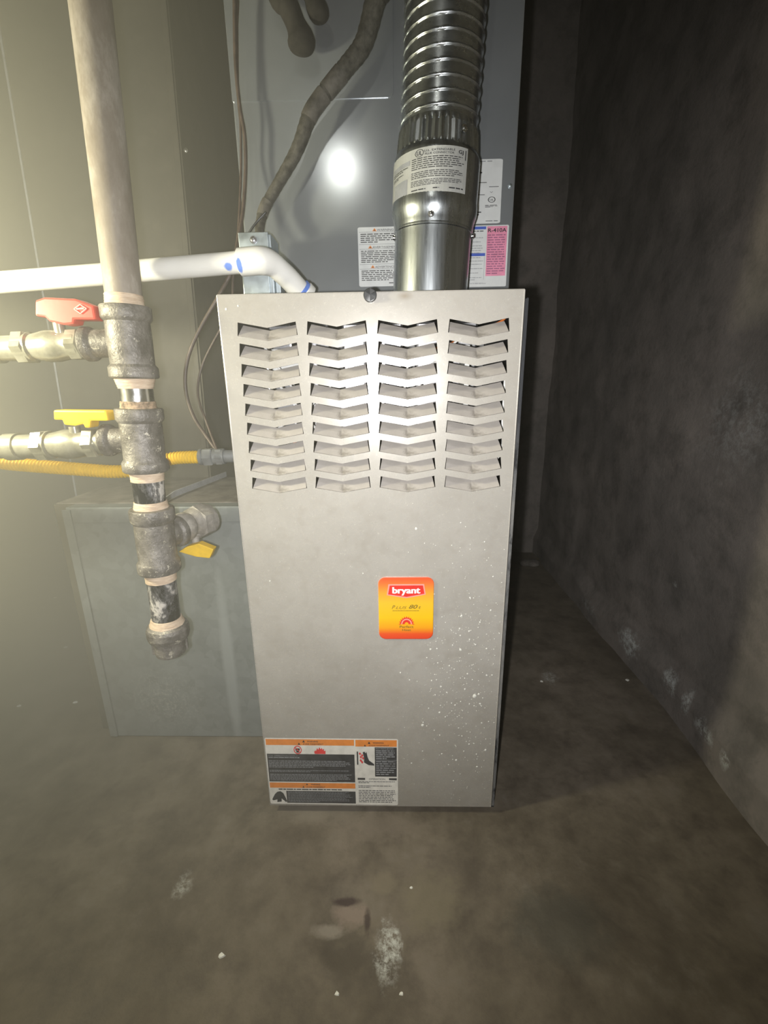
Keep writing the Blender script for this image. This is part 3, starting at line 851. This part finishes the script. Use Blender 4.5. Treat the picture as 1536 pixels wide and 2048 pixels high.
def vscrew(ang, z, r):
    c_ = va(z); d_ = Vector((sin(ang), -cos(ang), 0)); p = c_+d_*r
    one('screw', 'chrome', lambda b: screw(b, p, .0030, d_), vent)
vscrew(radians(-8), .9675, .0582); vscrew(radians(-88), .955, .0566); vscrew(radians(80), .953, .0566); vscrew(radians(32), 1.068, .057)
# product label wrapped on the connector
def vlabel(b):
    R_ = .0615; z1 = 1.0445; H_ = .052; WA = radians(125); A1 = radians(37)
    Xw, Yh = 620, 330
    def mp(u, v, n):
        a = A1-WA + u; c_ = va(z1+v); return Vector((c_.x+(R_+n)*sin(a), c_.y-(R_+n)*cos(a), c_.z))
    p = Print(mp, WA/Xw, H_/Yh, .00015)
    p.rect(0, 0, Xw, Yh, 0, 0, 24)
    # 1 ink 2 grey
    p.text('UL', 305, 52, 30, 1, w=34, bold=.02); 
    for k in range(16):
        q1, q2 = 2*pi*k/16, 2*pi*(k+1)/16
        p.poly([(305+cos(q1)*25, 38-sin(q1)*24), (305+cos(q1)*29, 38-sin(q1)*28), (305+cos(q2)*29, 38-sin(q2)*28), (305+cos(q2)*25, 38-sin(q2)*24)][::-1], 1, 2)
    p.text('U.L. EXTENDABLE', 432, 36, 15, 1, w=190, bold=.01); p.text('FLUE CONNECTOR', 432, 58, 15, 1, w=180, bold=.01)
    p.text('GJ', 568, 50, 26, 1, w=36, bold=.03); p.rect(600, 20, 607, 90, 1, 2)
    p.lines(255, 72, 600, 160, 6, 1, 2, .42, .8, 61); p.lines(255, 172, 600, 225, 4, 1, 2, .42, .8, 62); p.lines(255, 235, 600, 280, 4, 1, 2, .42, .6, 63)
    p.lines(260, 298, 360, 312, 1, 1, 2, .6, 1, 64); p.lines(400, 298, 440, 312, 1, 1, 2, .6, 1, 65); p.lines(500, 296, 600, 312, 1, 1, 2, .6, 1, 66)
    p.rect(60, 70, 240, 105, 2, 2, 6); p.lines(60, 112, 230, 140, 2, 1, 2, .45, .8, 67)
    p.lines(60, 150, 200, 175, 2, 1, 2, .45, .6, 68)
    p.rect(90, 200, 225, 312, 2, 2, 6)
    b.v, b.f, b.m = p.v, p.f, p.m
one('product_label', ['vent_paper', 'ink', 'ink_grey'], vlabel, vent, False, 'silver printed label wrapped round the connector')

# ================================================================ SHEET METAL ON THE LEFT
rd = thing('return_duct', 'dusty brown-grey sheet metal return duct rising behind the gas pipe', 'duct', (-.62, 1.3, 0))
def rduct(b):
    z0, z1 = .0, 2.3
    def xs(z): return (-.8050+(z-.5)*.042, -.4560+(z-.5)*.030)
    a0, a1 = xs(z0); b0, b1 = xs(z1); y0, y1 = 1.09, 1.60
    vs = [(a0,y0,z0),(a1,y0,z0),(a1,y1,z0),(a0,y1,z0),(b0,y0,z1),(b1,y0,z1),(b1,y1,z1),(b0,y1,z1)]
    b.add(vs, [[0,3,2,1],[4,5,6,7],[0,1,5,4],[1,2,6,5],[2,3,7,6],[3,0,4,7]])
one('duct_body', 'duct_dusty', rduct, rd, False)
def seam(x0, x1, w_, y):
    return lambda b: b.prism([(x0-.02, y, .005), (x0-.02+w_, y, .005), (x1+w_, y, 2.29), (x1, y, 2.29)], (0, -.004, 0), bev=.0008)
one('seam', 'pale_metal', seam(-.8045, -.7300, .004, 1.0895), rd, False, 'thin bright folded edge on the left of the duct')
one('seam', 'duct_dusty', seam(-.4680, -.4150, .012, 1.0895), rd, False)
one('screw', 'chrome', lambda b: screw(b, PY(372, 301, 1.086), .003), rd)

gb = thing('filter_box', 'low galvanised sheet metal plenum box standing on the floor left of the furnace', 'plenum box', (-.45, 1.1, 0))
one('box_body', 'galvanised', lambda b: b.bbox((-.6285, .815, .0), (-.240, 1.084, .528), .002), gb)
one('top_sheet', 'dusty_top', lambda b: b.bbox((-.664, .84, .5282), (-.241, 1.084, .5305), .0006), gb, False)
one('side_flange', 'duct_dusty', lambda b: (b.bbox((-.668, .838, .0), (-.6287, .85, .528), .001), b.bbox((-.668, .85, 0), (-.664, 1.08, .528), .001)), gb, False)
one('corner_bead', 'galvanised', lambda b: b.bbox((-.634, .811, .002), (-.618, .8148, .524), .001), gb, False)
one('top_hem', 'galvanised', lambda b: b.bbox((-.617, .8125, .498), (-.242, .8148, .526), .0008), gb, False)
pa, pb = PZ(350, 993, .532), PZ(452, 953, .532)
def rack(b):
    n_ = Vector((0, 0, .012)); dxy = (pb-pa); side = Vector((dxy.y, -dxy.x, 0)).normalized()*.002
    b.prism([pa, pb, pb+n_, pa+n_], side)
    pf = pa+Vector((.0, -.05, 0)); b.prism([pa, pf, pf+n_*.6, pa+n_], (.002, 0, 0))
one('filter_rack_edge', 'pale_metal', rack, gb, False, 'pale metal angle strip slanting across the box top')

# ================================================================ GAS PIPE
gp = thing('gas_pipe', 'vertical dusty iron gas pipe with three tees and a capped drip leg', 'gas pipe', (-.34, .61, .33))
AX = [(2.31, -.2778), (1.75, -.300), (1.148, -.3235), (.8526, -.3375), (.737, -.3405), (.604, -.3450), (.429, -.3490), (.30, -.3525)]
def ga(z):
    for (z1, x1), (z0, x0) in zip(AX, AX[1:]):
        if z >= z0: t_ = (z-z0)/(z1-z0); return Vector((x0+(x1-x0)*t_, .61, z))
    return Vector((AX[-1][1], .61, z))
def zy(y): return PY(290, y, .592).z
def gt(b, prof, seg=36, caps=True, fn=None):
    """prof: (photo row, radius)"""
    p = [(zy(y), r) for y, r in prof]
    b.tube([ga(z) for z, r in p], (lambda i, a: fn(i, p[i][1], a)) if fn else [r for z, r in p], seg, caps)
one('pipe', 'pipe_dusty', lambda b: b.tube([ga(2.298), ga(1.7), ga(1.15), ga(zy(600))], .0212, 36), gp, label='long dusty upright pipe')
def sealant(y0, y1, r0, r1, m='sealant'):
    R = random.Random(int(y0))
    n_ = 9
    pr = [(y0+(y1-y0)*k/n_, r0+(r1-r0)*k/n_+(.0003 if k % 2 else 0)) for k in range(n_+1)]
    one('thread_sealant', m, lambda b: gt(b, pr, 40, True, lambda i, r, a: r+.0006*noise.noise(Vector((cos(a)*3, sin(a)*3, i*.9+y0)))), gp)
def tee(y0, y1, branch=None, br=.0205, bl=.05, nm='tee'):
    """banded malleable tee between photo rows y0 and y1"""
    h = y1-y0; b1 = y0+h*.20; b2 = y1-h*.17
    pr = [(y0, .0240), (y0+1, .0285), (y0+4, .0298), (b1-4, .0298), (b1, .0285), (b1+4, .0262), ((y0+y1)/2, .0266), (b2-4, .0262), (b2, .0282), (b2+3, .0296), (y1-4, .0296), (y1-1, .0280), (y1, .0235)]
    def f(b):
        gt(b, pr, 40)
        if branch is not None:
            c_ = ga(zy((y0+y1)/2)); d_ = Vector(branch).normalized()
            b.lathe(c_, c_+d_, [(.005, br), (bl-.013, br), (bl-.011, br+.003), (bl-.009, br+.0040), (bl-.002, br+.0040), (bl, br+.002), (bl, br-.004), (bl-.004, br-.004)], 32)
    return one('tee', 'iron', f, gp)
sealant(583, 606, .0216, .0226)
tee(606, 757, (-1, -.03, -.03), .0172, .058)
sealant(757, 777, .0245, .0209); 
one('nipple', 'chrome', lambda b: gt(b, [(770, .0203), (808, .0203)]), gp, label='short shiny nipple')
sealant(803, 817, .0210, .0222, 'sealant_rust')
tee(817, 948, (-1, -.03, 0), .0175, .052)
sealant(947, 966, .0220, .0212)
one('nipple', 'black_pipe', lambda b: gt(b, [(960, .0203), (1015, .0203)]), gp, label='shiny black nipple with white smears')
sealant(1008, 1024, .0210, .0232)
c3 = ga(zy(1083)); e3 = PZ(398, 1038, c3.z+.004); d3 = (e3-c3); d3.z = 0
tee(1022, 1152, tuple(d3), .0195, .045)
sealant(1150, 1170, .0218, .0212)
one('nipple', 'black_pipe', lambda b: gt(b, [(1165, .0203), (1252, .0203)]), gp, label='long black nipple smeared white')
sealant(1246, 1260, .0212, .0255)
def cap(b):
    gt(b, [(1257, .0235), (1262, .0290), (1268, .0306), (1279, .0306), (1286, .0290), (1289, .0240), (1292, .0235)], 40)
    gt(b, [(1288, .0232), (1312, .0226), (1318, .0212), (1321, .017), (1322, .004)], 40)
    for k in range(4):
        a = k*pi/2+.35; z0, z1 = zy(1293), zy(1314); c_ = ga(z0)
        u_ = Vector((cos(a), sin(a), 0)); w_ = Vector((-sin(a), cos(a), 0))
        q = c_+u_*.0222
        b.prism([q+w_*.005, q-w_*.005, q-w_*.005+Vector((0, 0, z1-z0)), q+w_*.005+Vector((0, 0, z1-z0))], u_*.003, bev=.0006)
one('end_cap', 'iron', cap, gp, label='iron cap closing the drip leg')

def hexring(b, c_, d_, t0, t1, r):
    c_ = Vector(c_); d_ = Vector(d_).normalized()
    b.lathe(c_, c_+d_, [(t0, r*.9), (t0+.0015, r), (t1-.0015, r), (t1, r*.9)], 6)
def valve(name_handle, mat, cy, length, rad, handle_poly, hy, stem_px, label_):
    """ball valve on the left branch; cy = photo row of its axis at the pipe"""
    a = ga(zy(cy))+Vector((-.050, 0, 0)); d_ = Vector((-1, -.03, -.035)).normalized()
    def f(b):
        r = rad
        b.lathe(a, a+d_, [(0, r*.95), (.012, r*.95), (.014, r*1.08), (.024, r*1.08), (.028, r*1.0), (.036, r*1.08), (.046, r*1.18), (.056, r*1.18), (.066, r*1.06), (.074, r*.98), (.076, r*1.12), (.092, r*1.12), (.094, r*.95), (.118, r*.95), (.119, r*1.08), (.136, r*1.08), (.138, r*.9), (length, r*.9), (1.78, r*.9)], 32)
        hexring(b, a, d_, .010, .026, r*1.22); hexring(b, a, d_, .078, .094, r*1.28)
        s0 = PY(stem_px[0], stem_px[1], .605); b.lathe(s0-Vector((0, 0, .024)), s0+Vector((0, 0, .03)), [(0, r*.6), (.012, r*.55), (.013, r*.4), (.030, r*.4)], 20)
    v_ = one('ball_valve', 'valve_brass', f, gp, label=label_)
    pts = [PY(x, y, hy) for x, y in handle_poly]
    hd = one('handle', [mat, 'red_print'], lambda b: b.prism(pts, (0, .020, 0), bev=.0025), v_, True, name_handle)
    return v_, hd
v1, h1 = valve('red lever handle', 'red_plastic', 684, .30, .0165, [(70, 600), (88, 594), (150, 597), (186, 611), (191, 639), (148, 639), (147, 648), (128, 650), (98, 643), (90, 634), (70, 632)], .588, (118, 650), 'upper ball valve with a red handle')
def hmark(b):
    ps = [PY(x, y, .5868) for x, y in ((148, 618), (160, 609), (173, 617), (161, 627))]
    for i in range(4):
        b.tube([ps[i], ps[(i+1) % 4]], .0006, 6)
    b.tube([PY(153, 618, .5868), PY(168, 617, .5868)], .0011, 6)
hm = one('cast_mark', 'red_print', hmark, v1, True, 'small raised diamond emblem on the red handle')
v2, h2 = valve('yellow tee-shaped handle', 'yellow_plastic', 887, .30, .0168, [(106, 820), (212, 821), (216, 842), (181, 842), (180, 856), (169, 856), (166, 848), (150, 852), (128, 850), (124, 840), (107, 840)], .588, (150, 862), 'lower ball valve with a yellow handle')
# third valve on the branch going back to the right
d3n = d3.normalized()
def f3(b):
    a = c3+d3n*.041
    b.lathe(a, a+d3n, [(0, .0190), (.003, .0205), (.008, .0228), (.016, .0228), (.020, .0205), (.024, .0212), (.028, .0245), (.054, .0252), (.061, .0248), (.063, .0215), (.0632, .0180), (.060, .0170), (.060, .0001)], 36)
    hexring(b, a, d3n, .032, .053, .0285)
    s0 = a+d3n*.034; e0 = PY(392, 1094, (a+d3n*.01).y)
    b.lathe(s0, e0, [(0, .010), ((e0-s0).length*.6, .0095), ((e0-s0).length*.62, .006), ((e0-s0).length, .006)], 16)
v3 = one('ball_valve', 'iron_pale', f3, gp, label='third valve on the branch pointing back towards the furnace')
yv = (c3+d3n*.045).y
one('handle', 'yellow_plastic', lambda b: b.prism([PY(x, y, yv-.012) for x, y in ((357, 1104), (372, 1094), (397, 1087), (427, 1099), (419, 1117), (392, 1114))], (0, .014, 0), bev=.0015), v3, True, 'small yellow wing handle under the valve')

# ================================================================ WHITE PVC DRAIN
pv = thing('drain_pipe', 'white plastic drain pipe running behind the gas pipe to an elbow', 'drain pipe', tuple(PY(480, 525, .66)))
pp = [Vector((-2.18, .69, PY(-40, 568, .668).z-.09)), PY(-40, 568, .668), PY(0, 565, .668), PY(205, 549, .664), PY(290, 541, .662), PY(500, 523, .659)]
one('pipe', 'pvc', lambda b: b.tube(pp, .0136, 32), pv, label='white pipe with two blue primer smears')
def elbow(b):
    q = [tuple(PY(x, y, Y)) for x, y, Y in ((479, 525, .659), (500, 523, .659), (525, 522, .660), (545, 529, .668), (562, 543, .678), (580, 560, .690), (612, 596, .708))]
    q = spline(q, 8)
    q = [v for v in q if v[2] > .871]; n_ = len(q)
    rr = [.0165]*n_
    for i in range(n_):
        t_ = i/(n_-1)
        rr[i] = .0170 if t_ < .38 else (.0170-.002*(t_-.38)/.2 if t_ < .58 else .0150)
    rr[0] = .0158
    b.tube(q, rr, 36)
one('elbow', 'pvc', elbow, pv, label='glossy white elbow bending down to the furnace')
ea, eb = PY(600, 578, .700), PY(624, 604, .712)
one('primer_ring', 'primer_blue', lambda b: b.lathe(ea, eb, [(.000, .0153), (.004, .0156), (.005, .0153)], 32), pv)
one('lower_coupling', 'pvc', lambda b: b.lathe(ea, eb, [(.005, .0156), (.006, .0172), (.014, .0172)], 32), pv)

# ================================================================ JUNCTION BOX
ja, jb = PY(475, 467, .735), PY(537, 467, .735)
jx0, jx1, jz1 = ja.x, jb.x, ja.z
jb_t = thing('junction_box', 'small zinc-plated junction box standing on the furnace behind the white elbow', 'junction box', ((jx0+jx1)/2, .76, .8536))
one('box_body', 'zinc', lambda b: b.bbox((jx0, .738, .8537), (jx1+.002, .785, jz1), .0015), jb_t)
def cover(b):
    z = PY(500, 499, .735).z
    b.bbox((jx0+.001, .7335, z), (jx1-.001, .7378, jz1+.001), .0008)
    b.bbox((jx0+.002, .7345, .858), (jx1-.004, .7378, z-.002), .0008)
one('cover', 'zinc', cover, jb_t, False)
one('screw', 'burner_metal', lambda b: screw(b, PY(507, 480, .7335), .0035), jb_t)
one('conduit_stub', 'zinc', lambda b: b.bbox((jx1+.0025, .745, .8537), (jx1+.010, .775, PY(540, 558, .74).z), .001), jb_t)

# ================================================================ HOSE, CABLES, GAS CONNECTOR
hp = [(772, -60, 20, 0.778), (751, 0, 19, 0.783), (727, 86, 17.5, 0.788), (692, 135, 16.5, 0.788), (662, 172, 16, 0.788), (636, 205, 15.5, 0.788), (618, 235, 15, 0.788), (594, 300, 13, 0.790), (558, 365, 11.5, 0.793), (531, 412, 10.5, 0.790), (521, 445, 10, 0.782), (519, 470, 9.5, 0.772)]
hq = spline([(-.012, .79, 2.29, .0125), (-.012, .79, 1.9, .0125), (-.012, .785, 1.55, .0125), (-.010, .782, 1.40, .0128)]+[tuple(PY(x, y, Y))+(r*Y/900/1.2,) for x, y, r, Y in hp], 14)
hose = thing('conduit_hose', 'dark taped flexible conduit slanting up from the junction box past the cabinet', 'conduit', tuple(PY(519, 470, .758)))
def hf(b):
    R = random.Random(4)
    rr = [v[3]*(1+.025*sin(i*1.9)) for i, v in enumerate(hq)]
    b.tube([v[:3] for v in hq], lambda i, a: rr[i]+.00025*noise.noise(Vector((cos(a)*2, sin(a)*2, i*.5))), 24)
one('sleeve', 'rubber', hf, hose)
for y0, y1 in ((160, 178), (200, 232), (410, 424)):
    seg = [v for v in hq if True]
    idx = [i for i, v in enumerate(hq) if PY(600, y1, .79).z-.006 <= v[2] <= PY(600, y0, .79).z+.006]
    if len(idx) > 1:
        one('tape_band', 'tape', lambda b: b.tube([hq[i][:3] for i in idx], [hq[i][3]+.0008 for i in idx], 24), hose)
def cablef(pts, r):
    p0 = PY(*pts[0])
    q = spline([(p0.x, p0.y, 2.29), (p0.x, p0.y, 1.8), (p0.x, p0.y, 1.5)]*(pts[0][1] < 0)+[tuple(PY(x, y, Y)) for x, y, Y in pts], 10)
    return lambda b: b.tube(q, r, 12)
o = one('control_cable', 'cable', cablef([(468, -60, .80), (469, 0, .80), (471, 120, .80), (479, 210, .80), (489, 270, .80), (491, 340, .80), (486, 420, .79), (476, 480, .77), (463, 540, .74), (452, 565, .735), (434, 598, .73), (404, 650, .73), (381, 700, .73), (371, 745, .73), (373, 790, .73), (388, 835, .725), (412, 872, .72), (436, 905, .71)], .0028))
tag(o, 'long brown cable hanging down beside the cabinet and bowing left of the furnace', 'cable')
o = one('control_cable', 'cable', cablef([(474, -60, .805), (474, 60, .805), (476, 190, .805), (481, 250, .805), (482, 330, .805), (479, 420, .79), (473, 500, .775), (466, 560, .765), (463, 620, .76), (440, 660, .76), (405, 730, .76), (396, 790, .75), (415, 850, .73), (434, 900, .70)], .0019))
tag(o, 'thinner dark cable running just behind the long brown one', 'cable')
o = one('lead_wire', 'knob_black', cablef([(531, 425, .74), (517, 440, .74), (505, 455, .742), (497, 468, .745)], .0016))
tag(o, 'short black wire entering the top of the junction box', 'wire')

# yellow corrugated gas connector
cA = PY(-50, 915, .655)
cp = spline([(-2.18, .66, cA.z+.02), (-1.4, .65, cA.z+.012), (-.95, .65, cA.z+.008), (-.72, .652, cA.z+.004)]+[tuple(PY(x, y, Y)) for x, y, Y in ((-50, 915, .655), (0, 925, .658), (60, 931, .662), (150, 938, .668), (220, 943, .674), (265, 941, .68), (300, 933, .69), (345, 917, .70), (402, 914, .70))], 60)
cs = thing('gas_connector', 'yellow corrugated gas tube passing behind the gas pipe into the furnace side', 'gas tube', tuple(PY(402, 914, .70)))
def csf(b):
    L = [0]
    for i in range(1, len(cp)): L.append(L[-1]+(Vector(cp[i])-Vector(cp[i-1])).length)
    tot = L[-1]; N = int(tot/.0048*6); pts = []; j = 0
    for k in range(N+1):
        s_ = tot*k/N
        while j < len(L)-2 and L[j+1] < s_: j += 1
        pts.append(Vector(cp[j]).lerp(Vector(cp[j+1]), (s_-L[j])/max(1e-9, L[j+1]-L[j])))
    b.tube(pts, [.0093+.0011*sin(2*pi*k/6) for k in range(N+1)], 20)
one('corrugated_tube', 'yellow_csst', csf, cs)
fa = PY(400, 914, .70); fb = Vector((-.2345, .702, fa.z+.001))
def fit(b):
    Lf = (fb-fa).length
    b.lathe(fa, fb, [(-.002, .0085), (0, .0125), (.004, .0128), (.006, .0105), (Lf*.30, .0105), (Lf*.31, .0122), (Lf*.55, .0122), (Lf*.56, .0098), (Lf, .0098)], 28)
    hexring(b, fa, fb-fa, .006, Lf*.30, .0145); hexring(b, fa, fb-fa, Lf*.36, Lf*.52, .0136)
one('fitting', 'grey_fitting', fit, cs, label='grey hexagonal end fitting')

# ================================================================ DEBRIS ON THE FLOOR
def chip(px, py, r, label_, mat='paint_white', cat='paint chip', nm='paint_chip', k=(1.3, 1), group='pale chips on the floor'):
    p = PZ(px, py, 0); p.z = floor_z(p.x, p.y)
    R = random.Random(px); n_ = 7; b = MB()
    ring = []
    for q in range(n_):
        a = 2*pi*q/n_; rr = r*(.7+R.random()*.5); ring.append(p+Vector((cos(a)*rr*k[0], sin(a)*rr*k[1], 0)))
    top = [p+(v-p)*.75+Vector((0, 0, r*.4)) for v in ring]
    b.face(top); 
    for q in range(n_): j = (q+1) % n_; b.face([ring[q], ring[j], top[j], top[q]])
    o = b.build(nm, mat); tag(o, label_, cat, group)
chip(443, 1911, .0042, 'largest white chip on the floor in front of the furnace')
chip(150, 1405, .0048, 'white chip on the floor at the left corner of the galvanised box')
chip(38, 1411, .0042, 'white chip on the floor at the far left edge')
chip(131, 1293, .0050, 'white chip on the floor beside the galvanised box, halfway back')
chip(110, 1195, .0045, 'farthest white chip on the floor left of the galvanised box')
chip(1255, 1361, .0042, 'white chip on the floor near the foot of the right wall')
chip(1083, 1362, .0036, 'white chip beside the pale smudge right of the furnace')
chip(674, 1985, .0026, 'small chip at the bottom of the picture below the white scuff, left one')
chip(803, 1985, .0024, 'small chip at the bottom of the picture below the white scuff, right one')
chip(822, 1775, .0020, 'tiny chip in the tan patch in front of the furnace')
p = PZ(1060, 1130, 0)
def rub(b):
    bm_ = bmesh.new(); bmesh.ops.create_icosphere(bm_, subdivisions=3, radius=1)
    for v in bm_.verts:
        q = v.co*(1+.2*noise.noise(v.co*1.6)); v.co = Vector((p.x+q.x*.045, p.y+q.y*.03, max(-.0005, q.z*.014+.010)))
    b.bm(bm_)
tag(one('concrete_lump', 'dusty_top', rub), 'pale flat lump of concrete on the floor behind the furnace, by the far wall', 'rubble')
